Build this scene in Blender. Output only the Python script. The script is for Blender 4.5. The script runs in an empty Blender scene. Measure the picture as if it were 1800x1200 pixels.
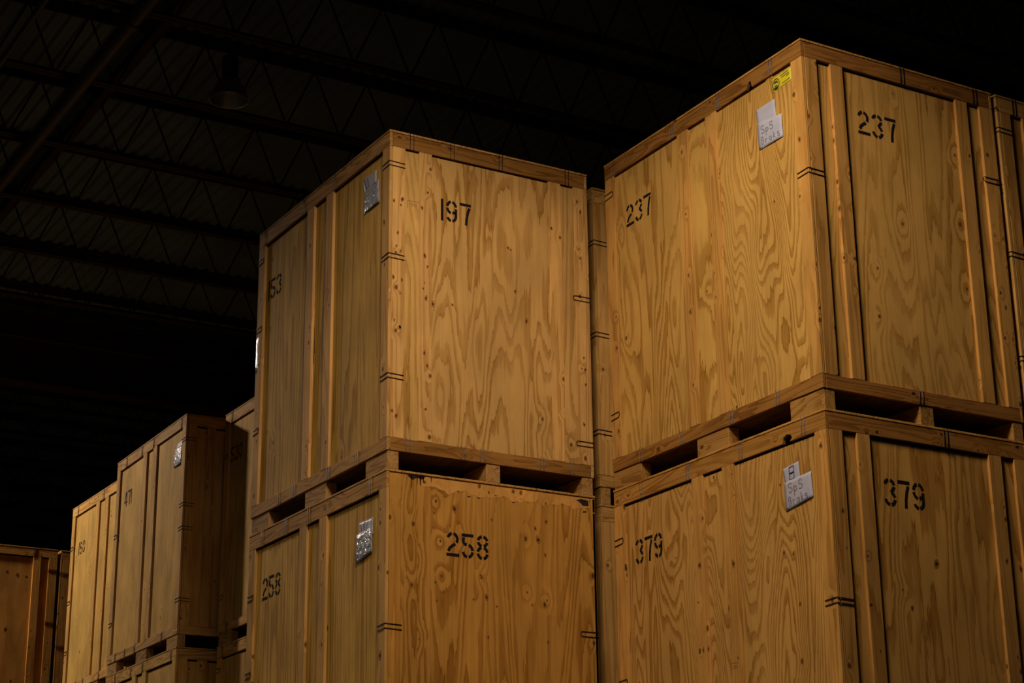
import bpy, bmesh, math, random
from mathutils import Vector, Matrix
random.seed(7)
scn = bpy.context.scene
COL = scn.collection
PI = math.pi
CH = 1.58                                   # camera height above the floor

# ------------------------------------------------------------------ camera, world, lamps, exposure
cam_d = bpy.data.cameras.new('camera'); cam = bpy.data.objects.new('camera', cam_d); COL.objects.link(cam)
cam_d.sensor_width = 36.0; cam_d.lens = 3297.97 * 36.0 / 1800.0
cam_d.clip_end = 300
pit, rol, yaw = 0.324057, -0.0118212, 2.604374
d = Vector((math.cos(pit)*math.cos(yaw), math.cos(pit)*math.sin(yaw), math.sin(pit)))
r = d.cross(Vector((0, 0, 1))).normalized(); u = r.cross(d)
r2 = r*math.cos(rol) + u*math.sin(rol); u2 = -r*math.sin(rol) + u*math.cos(rol)
M = Matrix((r2, u2, -d)).transposed().to_4x4(); M.translation = Vector((0, 0, CH))
cam.matrix_world = M
scn.camera = cam

w = bpy.data.worlds.new('world'); scn.world = w; w.use_nodes = True
w.node_tree.nodes['Background'].inputs[0].default_value = (1.0, 0.8, 0.6, 1)
w.node_tree.nodes['Background'].inputs[1].default_value = 0.0012

def lamp(name, loc, power, col=(1.0, 0.85, 0.72), size=168, rad=0.16):
    l = bpy.data.lights.new(name, 'SPOT'); l.energy = power; l.color = col
    l.spot_size = math.radians(size); l.spot_blend = 0.35; l.shadow_soft_size = rad
    o = bpy.data.objects.new(name, l); COL.objects.link(o); o.location = loc
    return o
lamp('bay_or_fill_light', (-5.95, 3.4, 7.7), 755, rad=0.62)
lamp('bay_or_fill_light', (-22.35, 2.75, 9.36), 1150, rad=0.2)
lamp('bay_or_fill_light', (-9.0, -8.0, 8.6), 640, rad=0.3)  # added fill lamp, lifts the dim back crates; stands for no known fixture
vs = scn.view_settings
vs.view_transform = 'Standard'; vs.look = 'None'; vs.gamma = 1.0; vs.use_curve_mapping = False
vs.exposure = 0.0

# ------------------------------------------------------------------ materials
def simple(name, col, rough=0.6, metal=0.0, spec=0.3, noise=0.0, nscale=8.0, bump=0.0, bscale=60.0, coat=0.0):
    m = bpy.data.materials.new(name); m.use_nodes = True
    nt = m.node_tree; b = nt.nodes['Principled BSDF']
    b.inputs['Base Color'].default_value = (*col, 1); b.inputs['Roughness'].default_value = rough
    b.inputs['Metallic'].default_value = metal; b.inputs['Specular IOR Level'].default_value = spec
    b.inputs['Coat Weight'].default_value = coat; b.inputs['Coat Roughness'].default_value = 0.08
    tc = nt.nodes.new('ShaderNodeTexCoord')
    if noise:
        n = nt.nodes.new('ShaderNodeTexNoise'); n.inputs['Scale'].default_value = nscale; n.inputs['Detail'].default_value = 6
        nt.links.new(tc.outputs['Object'], n.inputs['Vector'])
        mr = nt.nodes.new('ShaderNodeMapRange'); mr.inputs['From Min'].default_value = 0.3; mr.inputs['From Max'].default_value = 0.7
        mr.inputs['To Min'].default_value = 1-noise; mr.inputs['To Max'].default_value = 1+noise
        nt.links.new(n.outputs['Fac'], mr.inputs['Value'])
        mx = nt.nodes.new('ShaderNodeVectorMath'); mx.operation = 'SCALE'; mx.inputs[0].default_value = col
        nt.links.new(mr.outputs['Result'], mx.inputs['Scale']); nt.links.new(mx.outputs[0], b.inputs['Base Color'])
    if bump:
        n = nt.nodes.new('ShaderNodeTexNoise'); n.inputs['Scale'].default_value = bscale; n.inputs['Detail'].default_value = 3
        nt.links.new(tc.outputs['Object'], n.inputs['Vector'])
        bp = nt.nodes.new('ShaderNodeBump'); bp.inputs['Strength'].default_value = bump; bp.inputs['Distance'].default_value = 0.01
        nt.links.new(n.outputs['Fac'], bp.inputs['Height']); nt.links.new(bp.outputs[0], b.inputs['Normal'])
        if coat: nt.links.new(bp.outputs[0], b.inputs['Coat Normal'])
    return m

def wood(name, axis, fs, ls, bands, jag, warp=0.25, knots=0.5, contrast=1.0, fine=1.0, kscale=5.0, mottle=0.18, streak=0.35, plainest=0.4):
    """Sawn or rotary-cut softwood. axis = grain direction; fs / ls = noise frequency across / along the grain;
    obj.color rgb (0.5 = neutral) tints the board, alpha picks its piece of grain."""
    m = bpy.data.materials.new(name); m.use_nodes = True
    nt = m.node_tree; N = nt.nodes; L = nt.links; b = N['Principled BSDF']
    def nd(t, **k):
        n = N.new(t)
        for a, v in k.items(): setattr(n, a, v)
        return n
    def mth(op, a, b_=None, c=None, clamp=False):
        n = nd('ShaderNodeMath', operation=op, use_clamp=clamp)
        for i, v in enumerate((a, b_, c)):
            if v is None: continue
            if isinstance(v, (int, float)): n.inputs[i].default_value = v
            else: L.new(v, n.inputs[i])
        return n.outputs[0]
    def vscale(v, s):
        n = nd('ShaderNodeVectorMath', operation='MULTIPLY'); L.new(v, n.inputs[0]); n.inputs[1].default_value = s; return n.outputs[0]
    def noise(v, s, detail=2.0, rough=0.5, dist=0.0):
        n = nd('ShaderNodeTexNoise'); n.inputs['Scale'].default_value = 1.0; n.inputs['Detail'].default_value = detail
        n.inputs['Roughness'].default_value = rough; n.inputs['Distortion'].default_value = dist
        L.new(vscale(v, s), n.inputs['Vector']); return n.outputs['Fac']
    ai = 'XYZ'.index(axis)
    def S(across, along):
        s = [across]*3; s[ai] = along; return tuple(s)
    tc = nd('ShaderNodeTexCoord'); oi = nd('ShaderNodeObjectInfo')
    seed = nd('ShaderNodeVectorMath', operation='SCALE'); seed.inputs[0].default_value = (61.3, 47.7, 83.9)
    L.new(oi.outputs['Alpha'], seed.inputs['Scale'])
    ad = nd('ShaderNodeVectorMath', operation='ADD'); L.new(tc.outputs['Object'], ad.inputs[0]); L.new(seed.outputs[0], ad.inputs[1])
    P = ad.outputs[0]
    # knots
    vo = nd('ShaderNodeTexVoronoi', feature='F1', voronoi_dimensions='2D'); vo.inputs['Scale'].default_value = 1.0
    vo.inputs['Randomness'].default_value = 1.0
    sx = nd('ShaderNodeSeparateXYZ'); L.new(P, sx.inputs[0])
    oth = [k for k in range(3) if k != ai]
    cb = nd('ShaderNodeCombineXYZ')
    L.new(mth('MULTIPLY', mth('ADD', sx.outputs[oth[0]], sx.outputs[oth[1]]), kscale), cb.inputs[0])
    L.new(mth('MULTIPLY', sx.outputs[ai], kscale*0.72), cb.inputs[1])
    L.new(cb.outputs[0], vo.inputs['Vector'])
    sep = nd('ShaderNodeSeparateColor'); L.new(vo.outputs['Color'], sep.inputs[0])
    dist = vo.outputs['Distance']
    has = mth('LESS_THAN', sep.outputs[0], knots)
    swirl = mth('MULTIPLY', mth('POWER', 2.718, mth('MULTIPLY', mth('MULTIPLY', dist, dist), -14.0)), has)
    # growth figure
    n1 = noise(P, S(fs, ls), 2.0, 0.42, warp)
    j1 = noise(P, S(fs*10, ls*4.5), 3.0, 0.6)
    j2 = noise(P, S(fs*34, ls*14), 2.0, 0.6)
    v = mth('MULTIPLY_ADD', n1, bands, mth('MULTIPLY', swirl, 1.3))
    v = mth('ADD', v, mth('MULTIPLY', mth('SUBTRACT', j1, 0.5), jag))
    v = mth('ADD', v, mth('MULTIPLY', mth('SUBTRACT', j2, 0.5), jag*0.45))
    fr = mth('FRACT', v)
    ramp = nd('ShaderNodeValToRGB'); L.new(fr, ramp.inputs[0])
    e = ramp.color_ramp.elements
    e[0].position = 0.0; e[0].color = (0.12, 0.12, 0.12, 1)
    e[1].position = 1.0; e[1].color = (0.05, 0.05, 0.05, 1)
    for p_, c_ in ((0.40, 0.06), (0.58, 0.16), (0.63, 0.58), (0.89, 0.70), (0.94, 1.0), (0.985, 1.0)):
        q = ramp.color_ramp.elements.new(p_); q.color = (c_, c_, c_, 1)
    sepr = nd('ShaderNodeSeparateColor'); L.new(ramp.outputs[0], sepr.inputs[0])
    # how strong the figure is here: patches where the veneer is plain
    st = noise(P, S(fs*1.3, ls*1.6), 2.0, 0.5)
    st = nd('ShaderNodeMapRange').__class__ and st
    mr = nd('ShaderNodeMapRange'); L.new(st, mr.inputs['Value']); mr.inputs['From Min'].default_value = 0.34; mr.inputs['From Max'].default_value = 0.6
    mr.inputs['To Min'].default_value = plainest; mr.inputs['To Max'].default_value = 1.0
    fig = mth('MULTIPLY', sepr.outputs[0], mr.outputs['Result'])
    fg = noise(P, S(190, 5), 3.0, 0.6)
    fig = mth('ADD', fig, mth('MULTIPLY', mth('SUBTRACT', fg, 0.5), 0.5*fine))
    sk = noise(P, S(52, 1.1), 3.0, 0.65)
    fig = mth('ADD', fig, mth('MULTIPLY', mth('SUBTRACT', sk, 0.47), streak*1.6))
    fig = mth('MULTIPLY', fig, contrast, clamp=True)
    mix = nd('ShaderNodeMix', data_type='RGBA'); L.new(fig, mix.inputs['Factor'])
    mix.inputs[6].default_value = (0.640, 0.355, 0.098, 1); mix.inputs[7].default_value = (0.335, 0.145, 0.022, 1)
    # blotches and grime
    bl = noise(P, S(3.1, 1.7), 4.0, 0.6)
    mr2 = nd('ShaderNodeMapRange'); L.new(bl, mr2.inputs['Value']); mr2.inputs['From Min'].default_value = 0.3; mr2.inputs['From Max'].default_value = 0.7
    mr2.inputs['To Min'].default_value = 1 - mottle; mr2.inputs['To Max'].default_value = 1 + mottle
    sc = nd('ShaderNodeVectorMath', operation='SCALE'); L.new(mix.outputs[2], sc.inputs[0]); L.new(mr2.outputs['Result'], sc.inputs['Scale'])
    tint = nd('ShaderNodeVectorMath', operation='MULTIPLY'); L.new(sc.outputs[0], tint.inputs[0])
    t2 = nd('ShaderNodeVectorMath', operation='SCALE'); L.new(oi.outputs['Color'], t2.inputs[0]); t2.inputs['Scale'].default_value = 2.0
    L.new(t2.outputs[0], tint.inputs[1])
    # knot colour
    kd = mth('ADD', dist, mth('MULTIPLY', mth('SUBTRACT', j1, 0.5), 0.012*kscale))
    mr3 = nd('ShaderNodeMapRange', interpolation_type='SMOOTHSTEP'); L.new(kd, mr3.inputs['Value'])
    L.new(mth('MULTIPLY_ADD', sep.outputs[1], 0.006*kscale, 0.002*kscale), mr3.inputs['From Min']); L.new(mth('MULTIPLY_ADD', sep.outputs[1], 0.010*kscale, 0.006*kscale), mr3.inputs['From Max']); mr3.inputs['To Min'].default_value = 1; mr3.inputs['To Max'].default_value = 0
    kf = mth('MULTIPLY', mr3.outputs['Result'], mth('MULTIPLY', has, 0.85))
    mk = nd('ShaderNodeMix', data_type='RGBA'); L.new(kf, mk.inputs['Factor']); L.new(tint.outputs[0], mk.inputs[6]); mk.inputs[7].default_value = (0.075, 0.026, 0.006, 1)
    L.new(mk.outputs[2], b.inputs['Base Color'])
    b.inputs['Roughness'].default_value = 0.75; b.inputs['Specular IOR Level'].default_value = 0.10
    bp = nd('ShaderNodeBump'); bp.inputs['Strength'].default_value = 0.25; bp.inputs['Distance'].default_value = 0.002
    L.new(fg, bp.inputs['Height']); L.new(bp.outputs[0], b.inputs['Normal'])
    return m

MAT = {
 'bold':     wood('plywood_bold_figure', 'Z', 3.0, 0.40, 18, 0.85, 0.35, 0.14, 1.1, 0.9, 4.5, 0.16, 0.28, 0.5),
 'fine':     wood('plywood_dense_figure', 'Z', 2.3, 0.42, 46, 0.85, 0.35, 0.10, 1.1, 0.7, 4.0, 0.14, 0.45, 0.6),
 'straight': wood('plywood_straight_figure', 'Z', 3.6, 0.18, 18, 0.70, 0.2, 0.05, 0.95, 1.1, 5.0, 0.2, 0.9, 0.5),
 'knotty':   wood('plywood_knotty_figure', 'Z', 2.2, 0.34, 26, 0.75, 0.4, 0.28, 1.0, 0.8, 6.5, 0.18, 0.6, 0.5),
 'plain':    wood('plywood_plain', 'Z', 2.4, 0.4, 8, 0.30, 0.2, 0.20, 0.38, 0.8, 6.0, 0.25),
 'bz':       wood('board_upright', 'Z', 7.0, 0.40, 10, 0.40, 0.3, 0.24, 0.8, 1.3, 10.0, 0.18, 0.4, 0.35),
 'bx':       wood('board_lengthwise', 'X', 8.0, 0.7, 13, 0.45, 0.4, 0.16, 1.15, 1.3, 9.0),
 'by':       wood('board_crosswise', 'Y', 8.0, 0.7, 13, 0.45, 0.4, 0.16, 1.15, 1.3, 9.0),
}
M_PAINT = simple('stencil_paint', (0.014, 0.011, 0.010), 0.9, spec=0.04, noise=0.4, nscale=70)
M_WIRE = simple('dark_wire', (0.016, 0.010, 0.010), 0.5, 0.3)
M_GALV = simple('galvanised_wire', (0.16, 0.13, 0.12), 0.45, 0.6)
M_PAPER = simple('paper', (0.44, 0.42, 0.46), 0.8, noise=0.06, nscale=18)
M_PLASTIC = simple('clear_sleeve_over_paper', (0.30, 0.28, 0.29), 0.35, spec=0.6, noise=0.22, nscale=22, bump=1.0, bscale=34, coat=0.9)
M_INK = simple('ink', (0.03, 0.028, 0.05), 0.7)
M_PENCIL = simple('grey_ink', (0.16, 0.14, 0.17), 0.7)
M_REDINK = simple('red_ink', (0.28, 0.10, 0.09), 0.7)
M_YELLOW = simple('yellow_card', (0.64, 0.52, 0.015), 0.5, noise=0.05)
M_STAMP = simple('faded_stamp', (0.24, 0.11, 0.03), 0.8)
M_HOLE = simple('splintered_hole', (0.02, 0.010, 0.005), 0.9)
M_KNOT = simple('knot_core', (0.050, 0.020, 0.007), 0.8, spec=0.1, noise=0.4, nscale=60)
M_KNOTRING = simple('knot_ring', (0.30, 0.125, 0.025), 0.8, spec=0.1, noise=0.25, nscale=50)
M_RESID = simple('glue_residue', (0.46, 0.22, 0.035), 0.5, noise=0.15, nscale=30)
M_TAPE = simple('clear_tape', (0.62, 0.50, 0.40), 0.12, spec=0.8, bump=0.6, bscale=50, coat=1.0)
M_CONC = simple('concrete', (0.06, 0.052, 0.042), 0.55, noise=0.25, nscale=1.3)
M_WALL = simple('painted_metal_wall', (0.035, 0.03, 0.024), 0.7, noise=0.15, nscale=2.0)
M_DECK = simple('roof_deck', (0.115, 0.16, 0.19), 0.7, spec=0.1, noise=0.2, nscale=1.1)
M_JOIST = simple('red_oxide_steel', (0.028, 0.010, 0.006), 0.7, noise=0.3, nscale=6)
M_PIPE = simple('dark_pipe', (0.060, 0.055, 0.055), 0.5, 0.2, noise=0.2, nscale=5)
M_STEEL = simple('galvanised_steel', (0.30, 0.30, 0.28), 0.3, 0.7)

# ------------------------------------------------------------------ mesh helpers
def add_box(bm, x0, x1, y0, y1, z0, z1):
    vs_ = [bm.verts.new((x, y, z)) for x in (x0, x1) for y in (y0, y1) for z in (z0, z1)]
    for f in ((0,1,3,2), (4,6,7,5), (0,4,5,1), (2,3,7,6), (0,2,6,4), (1,5,7,3)):
        bm.faces.new([vs_[i] for i in f])

def add_tube(bm, pts, rad, n=6, closed=False):
    pts = [Vector(p) for p in pts]; rings = []
    for i, p in enumerate(pts):
        a = pts[i-1] if i else pts[i]; c = pts[i+1] if i < len(pts)-1 else pts[i]
        t = (c-a).normalized()
        ref = Vector((0, 0, 1)) if abs(t.z) < 0.9 else Vector((1, 0, 0))
        s = t.cross(ref).normalized(); q = s.cross(t)
        rings.append([bm.verts.new(p + rad*(math.cos(2*PI*k/n)*s + math.sin(2*PI*k/n)*q)) for k in range(n)])
    for i in range(len(rings)-1):
        for k in range(n):
            bm.faces.new((rings[i][k], rings[i][(k+1) % n], rings[i+1][(k+1) % n], rings[i+1][k]))
    bm.faces.new(rings[0][::-1]); bm.faces.new(rings[-1])

def link(name, bm, mat, parent=None, smooth=False, bevel=0.0, color=None):
    bmesh.ops.recalc_face_normals(bm, faces=bm.faces)
    if bevel:
        bmesh.ops.bevel(bm, geom=list(bm.edges), offset=bevel, segments=1, affect='EDGES', clamp_overlap=True)
    me = bpy.data.meshes.new(name); bm.to_mesh(me); bm.free()
    me.materials.append(mat)
    if smooth:
        for p in me.polygons: p.use_smooth = True
    o = bpy.data.objects.new(name, me); COL.objects.link(o)
    if parent: o.parent = parent
    if color: o.color = color
    return o

def tag(o, label=None, cat=None, group=None, kind=None):
    if label: o['label'] = label
    if cat: o['category'] = cat
    if group: o['group'] = group
    if kind: o['kind'] = kind
    return o

def empty(name, loc):
    o = bpy.data.objects.new(name, None); COL.objects.link(o); o.location = loc; o.empty_display_size = 0.2
    return o

def prism(bm, poly, depth, f0):
    """poly in (a, z) on a face; f0(a, z, h) -> point, h = outward offset"""
    lo = [bm.verts.new(f0(a, z, 0)) for a, z in poly]; hi = [bm.verts.new(f0(a, z, depth)) for a, z in poly]
    n = len(poly)
    bm.faces.new(lo[::-1]); bm.faces.new(hi)
    for i in range(n): bm.faces.new((lo[i], lo[(i+1) % n], hi[(i+1) % n], hi[i]))

# ------------------------------------------------------------------ stencil figures (units of metres, 0.15 high)
WS = 0.0185
def arc(cx, cy, rx, ry, a0, a1, n=9):
    return [(cx+rx*math.cos(math.radians(a0+(a1-a0)*i/n)), cy+ry*math.sin(math.radians(a0+(a1-a0)*i/n))) for i in range(n+1)]
U = (0.036, 0.1125, 0.0265, 0.0285); Lo = (0.036, 0.0425, 0.0275, 0.0335)
nine = [arc(0.036, 0.1015, 0.0270, 0.0390, 172, 100), arc(0.036, 0.1015, 0.0270, 0.0390, 80, 10),
        arc(0.036, 0.1015, 0.0270, 0.0390, 188, 260), arc(0.036, 0.1015, 0.0270, 0.0390, 280, 318),
        [(0.0630, 0.096), (0.0630, 0.046)] + arc(0.036, 0.044, 0.0270, 0.0345, 0, -80), arc(0.036, 0.044, 0.0270, 0.0345, -100, -158)]
DIG = {
 '1': (0.024, [[(0.0095, 0.0), (0.0095, 0.15)]]),
 '2': (0.074, [arc(0.036, 0.107, 0.0270, 0.0335, 168, 100), arc(0.036, 0.107, 0.0270, 0.0335, 80, -35),
               [(0.0515, 0.079), (0.036, 0.068), (0.020, 0.053), (0.011, 0.033)], [(0.0, 0.0125), (0.074, 0.0125)]]),
 '3': (0.072, [arc(*U, 168, 101), arc(*U, 79, 10), arc(*U, -10, -72)[:6] + [(0.045, 0.080)] + arc(*Lo, 58, 10)[:9],
               arc(*Lo, -8, -80), arc(*Lo, -100, -172)]),
 '4': (0.074, [[(0.054, 0.0), (0.054, 0.032)], [(0.054, 0.062), (0.054, 0.15)], [(0.042, 0.146), (0.010, 0.062)], [(0.0, 0.046), (0.074, 0.046)]]),
 '5': (0.074, [[(0.002, 0.139), (0.070, 0.139)], [(0.0105, 0.123), (0.0105, 0.095), (0.017, 0.085), (0.031, 0.083)],
               arc(0.036, 0.045, 0.0275, 0.0365, 80, 6), arc(0.036, 0.045, 0.0275, 0.0365, -6, -80), arc(0.036, 0.045, 0.0275, 0.0365, -100, -168)]),
 '7': (0.070, [[(0.0, 0.139), (0.070, 0.139)], [(0.061, 0.122), (0.050, 0.086), (0.043, 0.045), (0.040, 0.0)]]),
 '8': (0.074, [arc(*U, 170, 100), arc(*U, 80, 10), arc(*U, -10, -76), arc(*U, 190, 256), arc(*Lo, 170, 104), arc(*Lo, 76, 10), arc(*Lo, -8, -80), arc(*Lo, -100, -172)]),
 '9': (0.074, nine),
 '6': (0.074, [[(0.072-x, 0.147-y) for x, y in s] for s in nine]),
 '0': (0.074, [arc(0.036, 0.075, 0.0265, 0.065, 172, 102), arc(0.036, 0.075, 0.0265, 0.065, 78, 8), arc(0.036, 0.075, 0.0265, 0.065, -8, -78), arc(0.036, 0.075, 0.0265, 0.065, 188, 258)]),
}
def add_stroke(bm, pts, wd, f0, h0, h1):
    """flat ribbon stroke with butt ends, thickness h0..h1"""
    P2 = [Vector((a, b, 0)) for a, b in pts]; L_, R_ = [], []
    for i, p in enumerate(P2):
        a = P2[i-1] if i else P2[i]; c = P2[i+1] if i < len(P2)-1 else P2[i]
        t = (c-a)
        if t.length < 1e-9: t = Vector((1, 0, 0))
        t.normalize(); nrm = Vector((-t.y, t.x, 0))
        L_.append(p+nrm*wd/2); R_.append(p-nrm*wd/2)
    va = [[bm.verts.new(f0(q.x, q.y, h)) for q in row] for row in (L_, R_) for h in (h0, h1)]
    for i in range(len(P2)-1):
        bm.faces.new((va[1][i], va[1][i+1], va[3][i+1], va[3][i]))
        bm.faces.new((va[0][i], va[2][i], va[2][i+1], va[0][i+1]))
        bm.faces.new((va[0][i], va[0][i+1], va[1][i+1], va[1][i]))
        bm.faces.new((va[2][i], va[3][i], va[3][i+1], va[2][i+1]))
    for i in (0, -1):
        bm.faces.new((va[0][i], va[1][i], va[3][i], va[2][i]))

def number_mesh(text, a0, z0, scale, f0, gap=0.015, slope=0.0):
    bm = bmesh.new(); x = 0.0
    for ch in text:
        wd, strokes = DIG[ch]
        for s in strokes:
            pts = [((x+p[0]*(1.0 if ch == '1' else 1.17))*scale + a0, z0 + p[1]*scale + slope*(x+p[0])) for p in s]
            add_stroke(bm, pts, WS*scale, f0, 0.0004, 0.0012)
        x += (wd + 0.012) if ch == '1' else (wd*1.17 + gap)
    return bm

# ------------------------------------------------------------------ the storage crate
CL, CW, CHH, PH = 2.066, 1.478, 2.1, 0.117          # length, width, body height, pallet height
PITCH = CHH + PH
def tnt(rgb, jitter=0.05):
    k = 1 + random.uniform(-jitter, jitter)
    return (0.5*rgb[0]*k, 0.5*rgb[1]*k, 0.5*rgb[2]*k*(1+random.uniform(-.04, .04)), random.random())

BOARDS = {}
def crate(x, y, tier, yawdeg, label, group, left='straight', right='bold', tl=(1, 1, 1), tr=(1, 1, 1), rl=None, rr=None, rail_l=None, rail_r=None,
          dl=0.018, dr=0.018, num_l=None, num_r=None, near_z=(1.87, 1.235, 0.47), far_r=(1.21, 0.22), far_l=(1.88, 1.37, 0.62),
          top_l=(-0.15, -0.80, -1.29, -1.96), top_r=(0.157, 0.45, 0.81, 1.32), bot_l=(-0.40, -0.82, -1.34, -1.59),
          bot_r=(0.142, 0.522, 0.66, 1.09, 1.31), flush_r=False, notch=None, seed=0, drop=0.0, detail=True):
    random.seed(seed)
    rl = rl or tl; rr = rr or tr; rail_l = rail_l or rl; rail_r = rail_r or rr
    root = empty('storage_crate', (x, y, (tier-1)*PITCH + PH)); root.rotation_euler.z = math.radians(yawdeg)
    tag(root, label, 'crate', group)
    root_boards = BOARDS.setdefault(root.name, [])
    FL = lambda a, z, h: (a, -h, z)                  # left face, outward -y, a = x
    FR = lambda a, z, h: (h, a, z)                   # right face, outward +x, a = y
    def board(name, a0, a1, z0, z1, h0, h1, side, mat, color, bev=0.0018, par=None):
        bm = bmesh.new()
        if side == 'L': add_box(bm, a0, a1, -h1, -h0, z0, z1)
        elif side == 'R': add_box(bm, h0, h1, a0, a1, z0, z1)
        if side in 'LR': root_boards.append([name, side, a0, a1, z0, z1, h1])
        if side == 'BL': add_box(bm, a0, a1, CW+h0, CW+h1, z0, z1)       # far long side
        elif side == 'BR': add_box(bm, -CL-h1, -CL-h0, a0, a1, z0, z1)     # far short side
        o_ = link(name, bm, mat, par or root, bevel=bev, color=color)
        if side in 'LR': root_boards[-1].append(o_)
        return o_
    RT0, RT1, RB = 1.990, 2.0835, 0.080
    T = 0.020
    # panels
    PT = 1.975
    ml = left if isinstance(left, tuple) else (left,)*3
    mr_ = right if isinstance(right, tuple) else (right,)*3
    for (a0, a1), mt in zip(((-CL+0.022, -1.185), (-1.183, -0.885), (-0.883, -0.022)), ml):
        o = board('side_panel', a0, a1, 0.012, PT, -dl-0.012, -dl, 'L', MAT[mt], tnt(tl, 0.06), 0)
        if a1 < -1.0 and a0 < -1.5: pl = o
    if flush_r:
        pr = None
        segs = [(0.022, 0.100, MAT['bz']), (0.1010, 0.210, MAT['bold']), (0.2110, 0.300, MAT['bold']), (0.301, CW-0.001, MAT[right])]
        for i, (a0, a1, mt) in enumerate(segs):
            o = board('side_panel' if i else 'corner_post', a0, a1, 0.004, RT1-0.004, -0.018, 0.0, 'R', mt, tnt(tr, 0.08))
            pr = o
    else:
        for (a0, a1), mt in zip(((0.022, 0.257), (0.258, 1.222), (1.223, CW-0.022)), mr_):
            o = board('side_panel', a0, a1, 0.012, PT, -dr-0.012, -dr, 'R', MAT[mt], tnt(tr, 0.05), 0)
            if 0.2 < a0 < 1: pr = o
    board('side_panel', -CL+0.022, -0.022, 0.012, RT1, -0.030, -0.018, 'BL', MAT['plain'], tnt(tl), 0)
    board('side_panel', 0.022, CW-0.022, 0.012, RT1, -0.030, -0.018, 'BR', MAT['plain'], tnt(tr), 0)
    # upright boards of the long side and the short side
    for nm, a0, a1 in (('corner_post', -0.100, 0.0), ('batten', -0.940, -0.828), ('batten', -1.240, -1.128), ('corner_post', -CL, -1.962)):
        board(nm, a0, a1, RB+0.001, RT0-0.001, -T, 0, 'L', MAT['bz'], tnt(rl, 0.07))
        board(nm, a0, a1, RB+0.001, RT0-0.001, -T, 0, 'BL', MAT['bz'], tnt(rl, 0.07))
    if not flush_r:
        for nm, a0, a1 in (('corner_post', 0.0245, 0.112), ('batten', 0.212, 0.303), ('batten', 1.175, 1.270), ('corner_post', 1.370, CW-0.0215)):
            board(nm, a0, a1, RB+0.001, RT0-0.001, -T, 0, 'R', MAT['bz'], tnt(rr, 0.07))
    for nm, a0, a1 in (('corner_post', 0.0245, 0.112), ('batten', 0.212, 0.303), ('batten', 1.175, 1.270), ('corner_post', 1.370, CW-0.0215)):
        board(nm, a0, a1, RB+0.001, RT0-0.001, -T, 0, 'BR', MAT['bz'], tnt(rr, 0.07))
    # rails; the rail of the long side can have a split or a knot hole broken out of it
    def rail_poly(zlo, zhi, cut):
        p = [(-CL, zhi), (-CL, zlo)]
        if cut: p += cut
        return p + [(0, zlo), (0, zhi)]
    bm = bmesh.new(); prism(bm, rail_poly(RT0, RT1, notch), T, lambda a, z, h: (a, T-h, z))
    root_boards.append(['top_rail', 'L', -CL, 0, RT0, RT1, 0, link('top_rail', bm, MAT['bx'], root, color=tnt(rail_l))])
    board('bottom_rail', -CL, 0, 0, RB, -T, 0, 'L', MAT['bx'], tnt(rail_l))
    board('top_rail', -CL, 0, RT0, RT1, -T, 0, 'BL', MAT['bx'], tnt(rl)); board('bottom_rail', -CL, 0, 0, RB, -T, 0, 'BL', MAT['bx'], tnt(rl))
    if not flush_r:
        board('top_rail', 0.0245, CW-0.0215, RT0, RT1, -T, 0, 'R', MAT['by'], tnt(rail_r))
        board('bottom_rail', 0.0245, CW-0.0215, 0, RB, -T, 0, 'R', MAT['by'], tnt(rail_r))
    board('top_rail', 0.0245, CW-0.0215, RT0, RT1, -T, 0, 'BR', MAT['by'], tnt(rr)); board('bottom_rail', 0.0245, CW-0.0215, 0, RB, -T, 0, 'BR', MAT['by'], tnt(rr))
    # lid and base board
    bm = bmesh.new(); add_box(bm, -CL-0.003, 0.003, -0.003, CW+0.003, 2.0865, CHH)
    link('lid', bm, MAT['bx'], root, bevel=0.002, color=tnt(rl))
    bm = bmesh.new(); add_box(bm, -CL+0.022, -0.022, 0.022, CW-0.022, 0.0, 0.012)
    link('base_board', bm, MAT['bx'], root, color=(0.08, 0.08, 0.08, 0.3))  # shade put into the tint: near black so the pallet gaps stay dark
    # pallet blocks
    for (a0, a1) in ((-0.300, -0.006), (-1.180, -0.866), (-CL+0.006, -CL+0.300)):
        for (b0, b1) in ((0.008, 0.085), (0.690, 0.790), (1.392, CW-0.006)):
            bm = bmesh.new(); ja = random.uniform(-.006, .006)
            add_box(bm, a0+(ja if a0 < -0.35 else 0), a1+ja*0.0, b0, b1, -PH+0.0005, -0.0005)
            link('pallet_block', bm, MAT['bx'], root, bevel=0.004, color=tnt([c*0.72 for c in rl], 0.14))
    if detail:
        # wire clips round the corners
        def wire(name, lines, mat=M_WIRE, rad=0.0026):
            bm = bmesh.new()
            for l in lines: add_tube(bm, l, rad, 5)
            return link(name, bm, mat, root, smooth=True)
        e = 0.0032
        for z in near_z:
            z += random.uniform(-.01, .01)
            wire('corner_clip', [[(-0.098, e*0.2, z+s), (-0.096, -e, z+s), (-0.004, -e, z+s+0.004), (e, -e*0.3, z+s+0.004), (e, 0.106, z+s), (e*0.2, 0.109, z+s)] for s in (-.014, .014)])
        for z in far_r:
            z += random.uniform(-.01, .01)
            wire('corner_clip', [[(-0.06, CW+e, z-.014), (0.0, CW+e, z-.014), (e, CW, z-.014), (e, CW-0.122, z-.014), (e, CW-0.128, z-.008), (e, CW-0.128, z+.010), (e, CW-0.122, z+.016),
                                  (e, CW, z+.016), (0.0, CW+e, z+.016), (-0.06, CW+e, z+.016)]])
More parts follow.
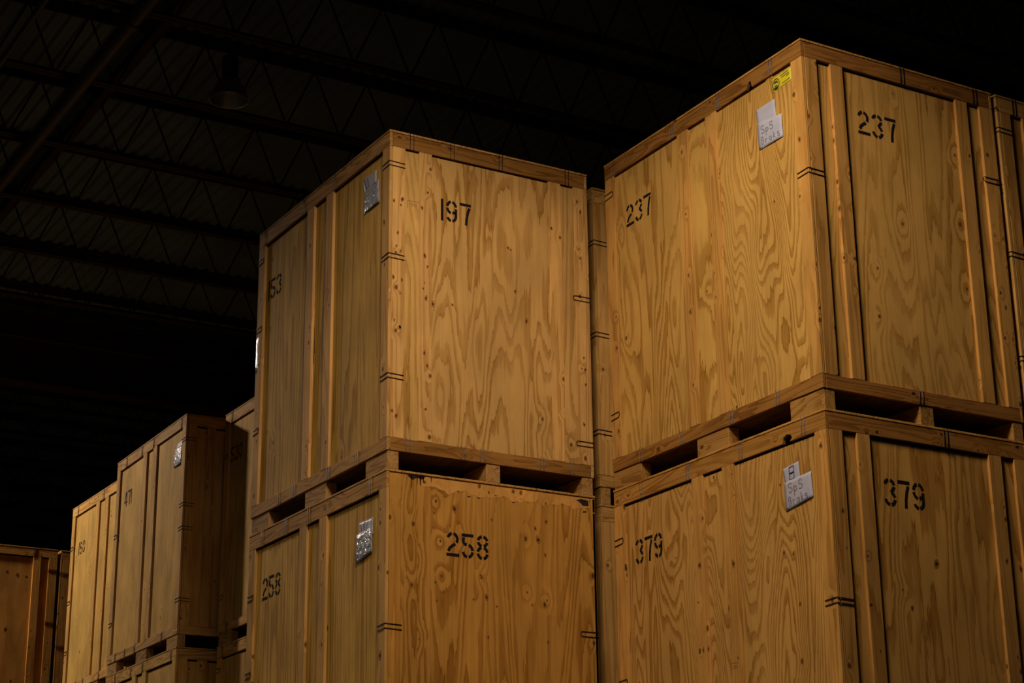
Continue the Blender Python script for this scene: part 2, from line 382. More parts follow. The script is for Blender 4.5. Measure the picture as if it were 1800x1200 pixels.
        for z in far_l:
            z += random.uniform(-.01, .01)
            wire('corner_clip', [[(-CL-e, 0.06, z-.022), (-CL-e, 0.0, z-.022), (-CL, -e, z-.022), (-CL+0.085, -e, z-.016), (-CL+0.092, -e, z-.006), (-CL+0.092, -e, z+.012), (-CL+0.085, -e, z+.02),
                                  (-CL, -e, z+.014), (-CL-e, 0.0, z+.014), (-CL-e, 0.06, z+.014)]])
        def rclip(side, a, top):
            z0, z1 = (1.984, 2.0995) if top else (-0.003, 0.088)
            L_ = []
            for s in (-.013, .013):
                b = a+s
                pts = [(b-0.001, z0), (b, (z0+z1)/2), (b+0.001, z1)]
                row = [((p[0], -e, p[1]) if side == 'L' else (e, p[0], p[1])) for p in pts]
                row.insert(0, ((b, 0.012, z0) if side == 'L' else (-0.012, b, z0)))
                L_.append(row)
            wire('rail_clip', L_, M_GALV if side == 'L' or top is False else M_WIRE, 0.0022)
        for a in top_l: rclip('L', a, True)
        for a in bot_l: rclip('L', a, False)
        if not flush_r:
            for a in top_r: rclip('R', a, True)
            for a in bot_r: rclip('R', a, False)
    if num_l:
        t, a0, z0, s = num_l
        link('painted_number', number_mesh(t, a0, z0, s, lambda a, z, h: (a, dl-h, z)), M_PAINT, pl)
    if num_r:
        t, a0, z0, s = num_r
        k = 0.0 if flush_r else dr
        link('painted_number', number_mesh(t, a0, z0, s, lambda a, z, h: (-k+h, a, z)), M_PAINT, pr)
    return root

def sheet(name, root, corners, dl, mat, h=0.004, curl=0.0, n=8, thick=0.0012):
    """thin sheet pinned on the long side; corners (a, z) tl, tr, br, bl; curl lifts the middle"""
    bm = bmesh.new(); g = []
    tl_, tr_, br_, bl_ = [Vector((a, z, 0)) for a, z in corners]
    for layer in (0, 1):
        rows = []
        for j in range(n+1):
            v = j/n; row = []
            for i in range(n+1):
                q = i/n
                p = (tl_*(1-q)+tr_*q)*(1-v)+(bl_*(1-q)+br_*q)*v
                hh = h + layer*thick + curl*(math.sin(PI*q)*0.6+0.4*math.sin(PI*v)) + curl*0.35*math.sin(7*q+3*v)
                row.append(bm.verts.new((p.x, dl-hh, p.y)))
            rows.append(row)
        for j in range(n):
            for i in range(n):
                bm.faces.new((rows[j][i], rows[j][i+1], rows[j+1][i+1], rows[j+1][i]))
        g.append(rows)
    def bd(r): return [r[0][i] for i in range(n)] + [r[j][n] for j in range(n)] + [r[n][n-i] for i in range(n)] + [r[n-j][0] for j in range(n)]
    A_, B_ = bd(g[0]), bd(g[1])
    for i in range(len(A_)): bm.faces.new((A_[i], A_[(i+1) % len(A_)], B_[(i+1) % len(A_)], B_[i]))
    return link(name, bm, mat, root, smooth=True)

def strokes(name, root, lines, wd, dl, mat, h):
    bm = bmesh.new()
    for l in lines: add_stroke(bm, l, wd, lambda a, z, hh: (a, dl-hh, z), h, h+0.0006)
    return link(name, bm, mat, root)

def hand(word, ox, oz, s, tilt=0.0, skew=0.0):
    G = {'S': [arc(0.3, 0.75, .28, .22, 30, 250, 10) + arc(0.3, 0.3, .28, .24, 80, -150, 10)],
         'p': [[(0.05, 0.55), (0.12, -0.35)], arc(0.28, 0.3, .2, .24, 150, -150, 10)],
         'B': [[(0.05, 1.0), (0.1, 0.0)], arc(0.2, 0.77, .25, .2, 100, -80, 8), arc(0.2, 0.28, .32, .26, 80, -110, 8)],
         'r': [[(0.05, 0.5), (0.1, 0.0)], arc(0.25, 0.3, .17, .2, 150, 40, 5)],
         'a': [arc(0.25, 0.25, .2, .24, 40, 330, 10), [(0.45, 0.5), (0.5, 0.0)]],
         'k': [[(0.05, 1.0), (0.1, 0.0)], [(0.4, 0.55), (0.1, 0.28), (0.45, 0.0)]],
         's': [arc(0.25, 0.42, .2, .14, 40, 250, 8) + arc(0.25, 0.14, .2, .15, 80, -150, 8)]}
    out = []; x = 0
    for ch in word:
        for g in G[ch]:
            out.append([(ox + s*((x+px)+skew*py), oz + s*(py + tilt*(x+px))) for px, py in g])
        x += 0.78
    return out

AX, AY, BX, BY = -9.702, 4.898, -7.458, 6.3926
warm = (1.0, 1.0, 1.0)
# the two tall stacks in front -------------------------------------------------
a3 = crate(AX, AY, 3, 0.0, 'wooden storage crate stencilled 153 on its left side and 197 on its right side', None,
           left='straight', right=('bold', 'bold', 'bold'), tl=(0.86, 0.86, 0.58), tr=(0.90, 0.92, 0.92), rl=(0.90, 0.86, 0.92), rr=(0.96, 0.95, 0.98), rail_r=(0.46, 0.38, 0.28), rail_l=(0.74, 0.68, 0.68),
           dl=0.019, dr=0.004, num_l=('153', -1.918, 1.548, 1.0), num_r=('197', 0.368, 1.552, 1.0), seed=11)
a2 = crate(AX, AY, 2, 0.0, 'wooden storage crate stencilled 258, its right side flush plywood splintered along the top', None,
           left='straight', right='knotty', tl=(0.96, 0.96, 0.66), tr=(0.86, 0.74, 0.48), rl=(0.88, 0.84, 0.78), rail_l=(0.70, 0.63, 0.55), flush_r=True,
           dl=0.017, num_l=('258', -1.855, 1.612, 1.03), num_r=('258', 0.406, 1.608, 1.02),
           near_z=(1.155, 0.35), far_r=(1.22, 0.4), far_l=(1.66, 1.14, 0.5), top_l=(-0.21, -1.10, -1.45, -1.84), seed=23)
b3 = crate(BX, BY, 3, -0.287, 'wooden storage crate stencilled 237 on both sides, with a small yellow label', None,
           left=('bold', 'bold', 'fine'), right='bold', tl=(0.90, 0.90, 0.72), tr=(0.96, 0.92, 0.74), rl=(0.90, 0.82, 0.68), rr=(0.86, 0.76, 0.62), rail_l=(0.50, 0.40, 0.28), rail_r=(0.50, 0.38, 0.28),
           dl=0.010, dr=0.018, num_l=('237', -1.84, 1.578, 1.0), num_r=('237', 0.405, 1.596, 1.03),
           near_z=(1.265,), far_r=(1.50,), far_l=(1.876, 0.356), top_l=(-0.28, -0.80, -1.29, -1.96), top_r=(0.762, 1.34),
           bot_l=(-0.39, -0.82, -1.32, -1.75), bot_r=(0.70,),
           notch=[(-0.86, 1.990), (-0.80, 1.983), (-0.52, 1.994), (-0.495, 2.030), (-0.472, 2.034), (-0.463, 1.990)], seed=35)
b2 = crate(BX, BY, 2, -0.287, 'wooden storage crate stencilled 379 on both sides, knot hole in its top rail', None,
           left=('fine', 'fine', 'fine'), right='bold', tl=(0.95, 0.90, 0.76), tr=(0.98, 0.90, 0.70), rl=(0.92, 0.82, 0.64), rr=(0.84, 0.74, 0.60), rail_l=(0.66, 0.56, 0.40), rail_r=(0.54, 0.42, 0.30),
           dl=0.014, dr=0.017, num_l=('379', -1.866, 1.590, 1.03), num_r=('379', 0.388, 1.610, 1.04),
           near_z=(1.06, 0.30), far_r=(0.9,), far_l=(1.763, 0.9), top_l=(-0.187, -0.752, -1.272, -1.762), top_r=(0.86,),
           bot_l=(-0.4,), bot_r=(0.7,),
           notch=[(-0.374, 1.990), (-0.365, 2.020), (-0.335, 2.036), (-0.300, 2.026), (-0.288, 2.006), (-0.31, 1.990)], seed=47)
# narrow one seen in the gap, and the neighbours at the right edge
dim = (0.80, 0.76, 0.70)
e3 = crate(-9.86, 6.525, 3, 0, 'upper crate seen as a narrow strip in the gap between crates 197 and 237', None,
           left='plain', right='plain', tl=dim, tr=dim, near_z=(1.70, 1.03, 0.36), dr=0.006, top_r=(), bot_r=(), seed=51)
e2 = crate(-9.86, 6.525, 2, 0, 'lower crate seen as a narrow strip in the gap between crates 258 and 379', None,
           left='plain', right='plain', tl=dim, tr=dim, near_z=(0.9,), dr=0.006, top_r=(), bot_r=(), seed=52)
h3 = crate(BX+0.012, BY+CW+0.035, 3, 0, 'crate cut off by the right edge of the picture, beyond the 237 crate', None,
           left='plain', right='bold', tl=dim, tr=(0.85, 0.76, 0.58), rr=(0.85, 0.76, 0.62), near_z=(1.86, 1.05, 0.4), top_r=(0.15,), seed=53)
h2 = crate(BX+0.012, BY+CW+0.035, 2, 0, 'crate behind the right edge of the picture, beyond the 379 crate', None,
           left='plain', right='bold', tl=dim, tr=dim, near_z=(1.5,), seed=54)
# the back row ----------------------------------------------------------------
pale = (0.98, 1.03, 0.98)
c3 = crate(-16.3, 6.101, 3, -1.2, 'pale storage crate stencilled 471 with a shiny plastic sleeve, in the back row', None,
           left='plain', right='plain', tl=pale, tr=(1.0, 1.05, 1.1), rl=(0.95, 0.97, 1.2), num_l=('471', -1.83, 1.575, 1.04),
           near_z=(1.85, 1.21, 0.99, 0.32), far_l=(1.3, 0.4), top_l=(-0.13, -0.93, -1.28, -1.76), top_r=(), bot_r=(), bot_l=(-0.42, -1.2, -1.5, -1.8), seed=61)
c2 = crate(-16.3, 6.101, 2, -1.2, 'pale storage crate directly under the 471 crate, cut off by the bottom edge', None,
           left='plain', right='plain', tl=pale, tr=(1.0, 1.05, 1.1), near_z=(1.0,), top_l=(-0.13, -0.93, -1.28, -1.76), top_r=(), seed=62)
d3 = crate(-14.115, 6.45, 3, 0, 'storage crate stencilled 530, half hidden behind the 153 crate', None,
           left='straight', right='plain', tl=(1.10, 1.16, 1.05), tr=dim, rl=(1.12, 1.15, 1.2), num_l=('530', -1.95, 1.60, 1.0),
           far_l=(1.68, 0.34), top_l=(-1.90,), bot_l=(-1.85,), seed=63)
d2 = crate(-14.115, 6.45, 2, 0, 'storage crate directly under the 530 crate', None,
           left='straight', right='plain', tl=(1.10, 1.12, 1.0), tr=dim, top_l=(-1.93,), seed=64)
f3 = crate(-18.49, 6.38, 3, 0, 'pale storage crate stencilled 160, brightest of the back row', None,
           left='plain', right='plain', tl=(1.05, 1.12, 1.02), tr=dim, rl=(1.08, 1.10, 1.12), num_l=('160', -1.825, 1.515, 1.0),
           far_l=(1.62, 1.0, 0.45), top_l=(-0.98, -1.86), seed=65)
f2 = crate(-18.49, 6.38, 2, 0, 'storage crate under the 160 crate, barely above the bottom edge', None,
           left='plain', right='plain', tl=(0.9, 0.9, 0.95), tr=dim, seed=66)
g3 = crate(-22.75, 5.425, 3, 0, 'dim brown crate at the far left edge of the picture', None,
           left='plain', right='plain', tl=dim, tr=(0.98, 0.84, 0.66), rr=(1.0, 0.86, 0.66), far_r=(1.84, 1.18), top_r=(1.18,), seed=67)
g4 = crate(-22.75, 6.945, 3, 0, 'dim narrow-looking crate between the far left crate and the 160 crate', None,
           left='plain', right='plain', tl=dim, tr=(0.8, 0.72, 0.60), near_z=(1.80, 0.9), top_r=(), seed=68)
g2 = crate(-22.75, 5.425, 2, 0, 'crate under the far left crate', None, left='plain', right='plain', tl=dim, tr=dim, detail=False, seed=69)
g5 = crate(-22.75, 6.945, 2, 0, 'crate under the crate beside the 160 crate', None, left='plain', right='plain', tl=dim, tr=dim, detail=False, seed=70)

def copy_tree(o, parent=None):
    c = o.copy(); COL.objects.link(c); c.parent = parent
    for ch in list(o.children): copy_tree(ch, c)
    return c
# bottom tier: plain crates that carry the stacks (below the picture)
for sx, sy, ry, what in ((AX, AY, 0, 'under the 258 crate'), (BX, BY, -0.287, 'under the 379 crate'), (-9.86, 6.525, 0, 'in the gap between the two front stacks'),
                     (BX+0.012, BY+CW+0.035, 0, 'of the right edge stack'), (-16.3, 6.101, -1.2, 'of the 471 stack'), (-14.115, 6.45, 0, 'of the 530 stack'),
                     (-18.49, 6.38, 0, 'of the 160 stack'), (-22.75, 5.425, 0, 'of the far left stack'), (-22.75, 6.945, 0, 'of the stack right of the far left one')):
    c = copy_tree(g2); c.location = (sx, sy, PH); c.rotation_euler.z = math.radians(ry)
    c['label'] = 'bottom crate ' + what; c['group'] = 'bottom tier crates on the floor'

# ------------------------------------------------------------------ papers and labels on the crates
def pouch(root, dl, slip, body, shiny, ink=True, box=False):
    mat = M_PLASTIC if shiny else M_PAPER
    p = sheet('document_pouch', root, body, dl, mat, 0.006, 0.004)
    s = sheet('paper_slip', p, slip, dl, M_PAPER if not shiny else M_PLASTIC2, 0.003, 0.002)
    return p, s
M_PLASTIC2 = simple('sleeved_slip', (0.38, 0.35, 0.36), 0.4, spec=0.5, noise=0.1, nscale=20, bump=0.4, bscale=30, coat=0.4)
pA, sA = pouch(a3, 0.019, [(-0.415, 1.905), (-0.215, 1.905), (-0.215, 1.79), (-0.375, 1.79)],
               [(-0.365, 1.83), (-0.175, 1.825), (-0.160, 1.665), (-0.380, 1.660)], True)
strokes('marker_line', sA, [[(-0.375, 1.895), (-0.352, 1.85), (-0.340, 1.82)], [(-0.335, 1.895), (-0.318, 1.85), (-0.312, 1.82)]], 0.004, 0.019, M_INK, 0.0095)
pA2, sA2 = pouch(a2, 0.017, [(-0.382, 1.845), (-0.197, 1.845), (-0.197, 1.74), (-0.382, 1.74)],
                 [(-0.415, 1.775), (-0.198, 1.790), (-0.198, 1.635), (-0.420, 1.595)], True)
strokes('marker_line', sA2, [[(-0.352, 1.84), (-0.342, 1.80), (-0.342, 1.77)], [(-0.303, 1.84), (-0.303, 1.775)]], 0.005, 0.017, M_INK, 0.0098)
pB, sB = pouch(b3, 0.012, [(-0.447, 1.828), (-0.270, 1.832), (-0.262, 1.69), (-0.435, 1.69)],
               [(-0.440, 1.742), (-0.208, 1.712), (-0.210, 1.568), (-0.432, 1.568)], False)
strokes('handwriting', pB, hand('SpS', -0.400, 1.655, 0.052, -0.05) , 0.0024, 0.012, M_PENCIL, 0.0135)
strokes('handwriting', pB, hand('Braks', -0.405, 1.590, 0.048, -0.02), 0.0024, 0.012, M_PENCIL, 0.0135)
pB2, sB2 = pouch(b2, 0.016, [(-0.400, 1.852), (-0.262, 1.868), (-0.250, 1.75), (-0.380, 1.75)],
                 [(-0.390, 1.772), (-0.155, 1.788), (-0.150, 1.646), (-0.385, 1.612)], False)
strokes('handwriting', pB2, hand('SpS', -0.350, 1.705, 0.056, 0.05), 0.0026, 0.016, M_REDINK, 0.0135)
strokes('handwriting', pB2, hand('Braks', -0.355, 1.640, 0.046, 0.06), 0.0026, 0.016, M_PENCIL, 0.0135)
sq = lambda x0, z0, x1, z1: [(x0, z0), (x1, z0+0.004), (x1, z1+0.004), (x0, z1), (x0, z0)]
strokes('printed_boxes', sB2, [sq(-0.340, 1.815, -0.302, 1.850), sq(-0.338, 1.778, -0.300, 1.813)], 0.005, 0.016, M_INK, 0.0080)
pC, sC = pouch(c3, 0.018, [(-0.27, 1.86), (-0.13, 1.87), (-0.13, 1.78), (-0.30, 1.78)],
               [(-0.33, 1.82), (-0.13, 1.82), (-0.13, 1.64), (-0.34, 1.64)], True)

# yellow label with its emblem and lines of print, and the glue mark beside it
yl = sheet('yellow_label', b3, [(-0.292, 1.960), (-0.105, 1.968), (-0.108, 1.888), (-0.290, 1.872)], 0.012, M_YELLOW, 0.001, 0.0015)
ring = arc(-0.247, 1.915, 0.030, 0.033, 0, 360, 18)
strokes('printed_emblem', yl, [ring, arc(-0.247, 1.922, 0.016, 0.012, 0, 180, 8), arc(-0.247, 1.912, 0.019, 0.014, 150, 30, 6),
        [(-0.262, 1.905), (-0.235, 1.905), (-0.235, 1.895), (-0.262, 1.895)], [(-0.278, 1.888), (-0.222, 1.893)]], 0.0045, 0.012, M_INK, 0.0052)
strokes('printed_text', yl, [[(-0.205, 1.950), (-0.135, 1.957)], [(-0.195, 1.937), (-0.125, 1.941)], [(-0.15, 1.928), (-0.125, 1.930)],
        [(-0.190, 1.897), (-0.120, 1.903)]], 0.0028, 0.012, M_INK, 0.0048)
sheet('glue_residue', b3, [(-0.345, 1.985), (-0.275, 1.985), (-0.300, 1.865), (-0.345, 1.862)], 0.012, M_RESID, 0.0002, 0.0, 3, 0.0006)
sheet('glue_residue', b3, [(-0.240, 1.868), (-0.180, 1.873), (-0.180, 1.795), (-0.240, 1.80)], 0.012, M_RESID, 0.0002, 0.0, 3, 0.0006)

# knots, cut into the very boards they belong to
def knots(root, side, spots):
    rn = random.Random(len(spots)*7+3)
    for a, z, rad in spots:
        best = None
        for nm, sd, a0, a1, z0, z1, h1, ob in BOARDS[root.name]:
            if sd == side and a0-0.004 <= a <= a1+0.004 and z0-0.004 <= z <= z1+0.004 and (best is None or h1 > best[6]):
                best = (nm, sd, a0, a1, z0, z1, h1, ob)
        if not best: continue
        nm, sd, a0, a1, z0, z1, h1, ob = best; me = ob.data
        if len(me.materials) < 3: me.materials.append(M_KNOTRING); me.materials.append(M_KNOT)
        bm = bmesh.new(); bm.from_mesh(me); rad *= 0.00085
        along = nm in ('top_rail', 'bottom_rail')
        for k, (s_, hh) in enumerate(((1.75, 0.0003), (0.85, 0.0006))):
            ph = rn.uniform(0, 6); vs_ = []
            for i in range(14):
                t = 2*PI*i/14; q = rad*s_*(1+0.16*math.sin(2*t+ph)+0.10*math.sin(3*t+2*ph)+rn.uniform(-.09, .09))
                el = 1.35 if k == 0 else 1.1
                ca = q*math.cos(t)*(el if along else 0.85); cz = q*math.sin(t)*(0.8 if along else el)
                aa = min(max(a+ca, a0+0.001), a1-0.001); zz = min(max(z+cz, z0+0.001), z1-0.001)
                vs_.append(bm.verts.new((aa, -h1-hh, zz) if side == 'L' else (h1+hh, aa, zz)))
            f = bm.faces.new(vs_); f.material_index = 1+k
            f.normal_update()
            if (f.normal.y > 0 if side == 'L' else f.normal.x < 0): f.normal_flip()
        bm.to_mesh(me); bm.free()
knots(a3, 'R', [(0.092,1.637,9),(0.032,1.617,7),(0.082,1.597,5),(0.062,1.407,7),(0.052,1.317,5),(0.082,1.287,5),(0.032,1.107,8),(0.092,1.097,7),(0.082,1.007,4),(0.042,0.827,5),(0.082,0.787,6),(0.232,1.607,7),(0.252,1.287,9),(0.272,1.217,6),(0.252,1.107,4),(0.262,1.007,9),(0.242,1.067,5),(1.422,1.817,8),(1.192,1.657,7),(1.412,1.487,6),(0.312,0.977,10),(0.452,0.997,6),(0.862,1.457,6),(0.882,1.447,5),(0.912,1.167,8),(0.992,0.977,10),(0.082,0.787,6),(0.032,0.247,7),(0.062,0.217,9),(0.252,0.647,8),(0.272,0.567,7),(0.262,0.287,6),(1.432,0.717,8),(1.432,0.617,6),(1.412,0.347,7),(1.422,0.797,5)])
knots(a3, 'L', [(-0.068,1.487,11)])
knots(a2, 'R', [(0.462,1.904,14),(0.322,1.864,6),(0.722,1.864,6),(1.032,1.844,8),(1.052,1.774,14),(1.112,1.894,9),(1.102,1.684,7),(0.642,1.514,6),(0.592,1.364,5),(0.682,1.384,11),(0.752,1.334,5),(1.002,1.364,5),(1.092,1.374,11),(0.692,1.144,7),(1.112,1.144,7),(0.332,1.444,6),(0.342,1.334,5)])
knots(a2, 'L', [(-0.818,1.274,9),(-0.058,0.994,14),(-0.888,1.554,6)])
knots(b3, 'L', [(-0.062,1.486,10),(-0.332,1.206,6)])
knots(b3, 'R', [(0.317,0.886,15),(1.467,0.916,10),(1.427,0.696,8),(1.467,0.356,12),(0.647,0.056,18)])
knots(b2, 'R', [(0.357,2.013,16),(0.827,2.063,14),(1.407,2.063,17),(0.077,1.543,10),(0.727,1.323,15),(0.527,1.063,9),(0.227,1.053,12),(1.237,1.383,9),(1.357,1.353,10),(0.087,1.343,5),(0.017,0.663,16),(0.267,0.813,6)])
knots(b2, 'L', [(-0.052,1.903,10),(-0.432,1.393,9),(-0.352,1.373,7),(-0.322,1.093,8),(-1.192,1.463,12),(-0.872,1.413,12),(-1.192,0.973,8),(-1.142,0.973,8),(-0.432,1.773,6),(-0.872,0.883,5)])
knots(g3, 'R', [(0.865,1.767,14),(0.995,1.737,16),(1.105,1.727,12),(0.895,1.057,16),(1.005,0.437,12),(1.485,1.737,10)])
knots(c3, 'L', [(-1.12,1.488,14)])
strokes('knot_hole', b2, [[(-1.958, 1.612), (-1.955, 1.597), (-1.957, 1.578)]], 0.016, 0.0, M_HOLE, 0.0004)

# clear tape round the far post of the 153 crate
sheet('tape_strip', a3, [(-CL+0.001, 1.34), (-CL+0.040, 1.34), (-CL+0.036, 1.05), (-CL+0.001, 1.05)], 0.0, M_TAPE, 0.0003, 0.0, 6)

# worn upper edge and torn holes of the 258 crate's right side
def facemark(name, root, polys, mat, h0, h1):
    bm = bmesh.new()
    for p in polys: prism(bm, p, h1-h0, lambda a, z, h: (h0+h, a, z))
    return link(name, bm, mat, root)
rnd = random.Random(5)
top = [(0.24+i*0.03, 2.078) for i in range(41)]
low = [(0.24+i*0.03, 2.008 + rnd.uniform(-0.012, 0.010) + 0.010*math.sin(i*0.8)) for i in range(41)]
wm = wood('worn_plywood', 'Z', 3.0, 1.6, 8, 0.6, 0.8, 0.5, 0.45, 1.4, 16.0, 0.3)
o = facemark('worn_edge', a2, [[low[i], low[i+1], top[i+1], top[i]] for i in range(40)], wm, 0.0002, 0.0010)
o.color = (0.47, 0.41, 0.32, 0.3)
polys = []
for y0, wd, z0 in ((0.162, 0.007, 1.995), (0.205, 0.006, 2.02), (0.222, 0.012, 2.018), (0.243, 0.010, 2.035), (0.298, 0.007, 2.045)):
    polys.append([(y0, 2.079), (y0+wd, 2.079), (y0+wd*0.7, z0), (y0+wd*0.2, z0+0.012)])
polys.append([(0.140, 2.079), (0.262, 2.079), (0.240, 2.060), (0.205, 2.068), (0.175, 2.052), (0.150, 2.066)])
polys.append([(1.335, 2.058), (1.372, 2.070), (1.425, 2.066), (1.430, 2.030), (1.385, 2.028), (1.360, 2.050)])
polys.append([(1.385, 1.992), (1.41, 1.996), (1.41, 1.987), (1.387, 1.984)])
for i in range(16):
    y0 = 0.36 + i*0.062 + rnd.uniform(-.012, .012); z0 = 2.012 + rnd.uniform(-.018, .014)
    polys.append([(y0, z0), (y0+rnd.uniform(.006, .028), z0-0.003), (y0+rnd.uniform(.006, .02), z0-rnd.uniform(.006, .010))])
for q in polys: facemark('splintered_hole', a2, [q], M_HOLE, 0.0011, 0.0018)
# knot hole in the lower front post of the 379 crate, dark splits on others
strokes('split', a3, [[(-1.905, 1.545), (-1.900, 1.49), (-1.896, 1.44)]], 0.004, 0.019, M_HOLE, 0.0004)
strokes('split', a3, [[(-1.128, 1.12), (-1.118, 0.98), (-1.124, 0.86)], [(-1.130, 1.02), (-1.112, 0.93)]], 0.008, 0.019, M_HOLE, 0.0004)
def stamp(root, base, a0, z0, text_w, dfun, h):
    bm = bmesh.new()
    add_stroke(bm, [(a0, z0), (a0+text_w, z0-0.0)], 0.003, dfun, h, h+0.0005)
    add_stroke(bm, [(a0, z0), (a0, z0-0.05)], 0.003, dfun, h, h+0.0005)
    for i in range(5):
        x_ = a0+0.012+i*text_w/6.2
        add_stroke(bm, [(x_, z0-0.014), (x_, z0-0.034)], 0.0025, dfun, h, h+0.0005)
        if i % 2: add_stroke(bm, [(x_, z0-0.014), (x_+0.009, z0-0.014), (x_+0.009, z0-0.034)], 0.0025, dfun, h, h+0.0005)
    return link('grade_stamp', bm, M_STAMP, root)
stamp(a3, 0, 0.130, 1.640, 0.080, lambda a, z, h: (-0.004+h, a, z), 0.0003)
stamp(b2, 0, -0.935, 0.86, 0.060, lambda a, z, h: (a, -h, z), 0.0003)

# ------------------------------------------------------------------ the building
X0, X1, Y0, Y1, ZC = -46.0, 14.0, -16.0, 34.0, 10.50
def struct(name, bm, m):
    return tag(link(name, bm, m), kind='structure')
bm = bmesh.new(); add_box(bm, X0, X1, Y0, Y1, -0.2, 0.0); struct('floor', bm, M_CONC)
for nm, b in (('wall_back', (X0-0.2, X0, Y0, Y1)), ('wall_front', (X1, X1+0.2, Y0, Y1)), ('wall_left', (X0, X1, Y0-0.2, Y0)), ('wall_right', (X0, X1, Y1, Y1+0.2))):
    bm = bmesh.new(); add_box(bm, b[0], b[1], b[2], b[3], 0, ZC+0.2); struct(nm, bm, M_WALL)
# ribbed steel deck: ribs run along x
bm = bmesh.new(); prof = []; yy = Y0
while yy < Y1-0.01:
    prof += [(yy, ZC), (yy+0.065, ZC), (yy+0.085, ZC+0.030), (yy+0.130, ZC+0.030)]; yy += 0.1524
prof.append((Y1, ZC)); va = [bm.verts.new((X0, a, z)) for a, z in prof]; vb = [bm.verts.new((X1, a, z)) for a, z in prof]
for i in range(len(prof)-1): bm.faces.new((va[i], va[i+1], vb[i+1], vb[i]))
ta = bm.verts.new((X0, Y1, ZC+0.2)); tb = bm.verts.new((X0, Y0, ZC+0.2)); tc_ = bm.verts.new((X1, Y1, ZC+0.2)); td = bm.verts.new((X1, Y0, ZC+0.2))
bm.faces.new((ta, tb, td, tc_))
struct('ceiling', bm, M_DECK)

# open web joists run along y, 1.56 m apart
ZB, ZT = CH+8.2, CH+8.82
def joist(xj):
    root = empty('roof_joist', (xj, (Y0+Y1)/2, ZB))
    tag(root, 'dark red open web steel joist under the roof deck', 'joist', 'open web joists across the dark roof')
    hy = (Y1-Y0)/2
    bm = bmesh.new()
    for s in (-1, 1):
        add_box(bm, s*0.012-0.004, s*0.012+0.004, -hy, hy, -0.05, 0.0); add_box(bm, min(s*0.012, s*0.055), max(s*0.012, s*0.055), -hy, hy, -0.05, -0.044)
    link('bottom_chord', bm, M_JOIST, root)
    bm = bmesh.new()
    for s in (-1, 1):
        add_box(bm, s*0.014-0.004, s*0.014+0.004, -hy, hy, ZT-ZB, ZT-ZB+0.07); add_box(bm, min(s*0.014, s*0.065), max(s*0.014, s*0.065), -hy, hy, ZT-ZB+0.07, ZT-ZB+0.0995)
    link('top_chord', bm, M_JOIST, root)
    bm = bmesh.new(); k = 0; yy = -hy + 0.13
    pts = []
    while yy < hy:
        pts.append((0, yy, -0.03 if k % 2 == 0 else ZT-ZB+0.03)); yy += 0.30; k += 1
    for p, q in zip(pts[:-1], pts[1:]): add_tube(bm, [p, q], 0.011, 5)
    link('web', bm, M_JOIST, root)
    return root
j0 = None
for k in range(-5, 18):
    xj = -16.06 - 1.56*k
    if j0 is None: j0 = joist(xj)
    else:
        c = copy_tree(j0); c.location.x = xj

def pipe(name, yp, zp, rad, label, cat, x0=X0, x1=X1-0.2, mat=M_PIPE, flange=True):
    root = empty(name, ((x0+x1)/2, yp, zp)); tag(root, label, cat)
    h = (x1-x0)/2
    bm = bmesh.new(); add_tube(bm, [(-h, 0, 0), (h, 0, 0)], rad, 16); link('tube', bm, mat, root, smooth=True)
    bm = bmesh.new(); xx = -h+1.0
    if flange:
        while xx < h: add_tube(bm, [(xx, 0, 0), (xx+0.09, 0, 0)], rad*1.14, 16); xx += 6.1
        link('coupling', bm, mat, root)
    bm = bmesh.new(); xx = -16.06 - (x0+x1)/2
    while xx > -h: xx -= 3.12
    xx += 3.12
    while xx < h: add_tube(bm, [(xx, 0, rad*0.9), (xx, 0, ZB-0.05-zp)], 0.006, 5); xx += 3.12
    link('hanger', bm, M_JOIST, root)
    return root
pipe('sprinkler_pipe', 4.74, CH+8.02, 0.075, 'thick round pipe hung under the joists, running away at the upper left', 'pipe')
pipe('conduit_pipe', 3.97, CH+8.06, 0.03, 'thin pipe in the top left corner of the picture, left of the thick pipe', 'pipe', flange=False)
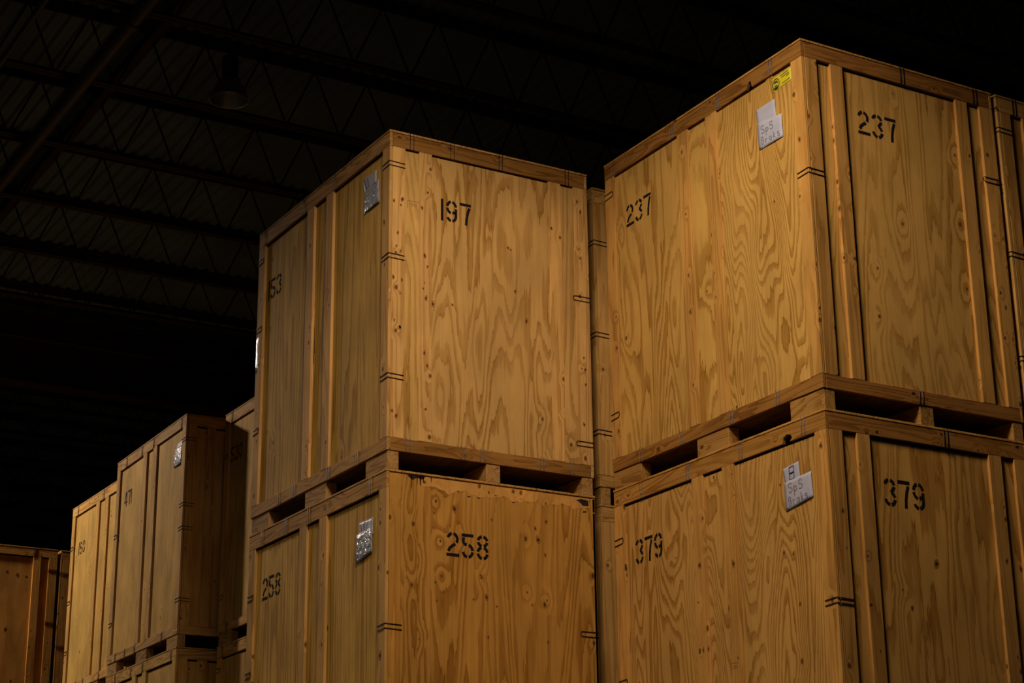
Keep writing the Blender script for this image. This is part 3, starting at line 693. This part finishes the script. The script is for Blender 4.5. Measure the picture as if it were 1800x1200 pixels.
# flat dark strip with upturned edges below the deck, passing through the joists
for yb, lab in ((5.46, 'flat dark strip just right of the thick pipe'),):
    bm = bmesh.new(); add_box(bm, X0+0.1, X1-0.3, yb-0.05, yb+0.05, ZT-0.10, ZT-0.06)
    for s in (-1, 1): add_box(bm, X0+0.1, X1-0.3, yb+s*0.05-0.003, yb+s*0.05+0.003, ZT-0.10, ZT-0.02)
    tag(link('dark_strip', bm, M_JOIST), lab, 'cable tray')
# deep girder across the hall
root = empty('roof_girder', (-24.6, 9.0, ZB-0.45)); tag(root, 'deep dark steel girder crossing the roof above the back row of crates', 'girder')
for nm, b in (('web_plate', (-0.008, 0.008, 0.0, 0.97)), ('flange', (-0.15, 0.15, -0.02, 0.0)), ('flange', (-0.15, 0.15, 0.97, 0.99))):
    bm = bmesh.new(); add_box(bm, b[0], b[1], Y0+0.1-9, Y1-0.1-9, b[2], b[3]); link(nm, bm, M_JOIST, root)
# unlit bay lamp between the joists
root = empty('high_bay_lamp', (-15.62, 6.13, ZB-0.12)); tag(root, 'unlit bell shaped bay lamp hanging from the dark roof', 'lamp')
def lathe(prof, n=24):
    bm = bmesh.new(); rings = [[bm.verts.new((rr*math.cos(2*PI*k/n), rr*math.sin(2*PI*k/n), z)) for k in range(n)] for rr, z in prof]
    for i in range(len(rings)-1):
        for k in range(n): bm.faces.new((rings[i][k], rings[i][(k+1) % n], rings[i+1][(k+1) % n], rings[i+1][k]))
    return bm
link('reflector', lathe([(0.07, 0.22), (0.10, 0.21), (0.15, 0.12), (0.19, 0.0), (0.195, -0.01), (0.185, 0.0), (0.145, 0.12), (0.09, 0.20), (0.03, 0.205)]), M_STEEL, root, smooth=True)
link('ballast_box', lathe([(0.001, 0.45), (0.075, 0.45), (0.08, 0.44), (0.08, 0.23), (0.07, 0.22), (0.001, 0.22)]), M_JOIST, root, smooth=True)
bm = bmesh.new(); add_tube(bm, [(0, 0, 0.44), (0, 0, ZC-ZB+0.12)], 0.008, 6); link('hanger', bm, M_JOIST, root)
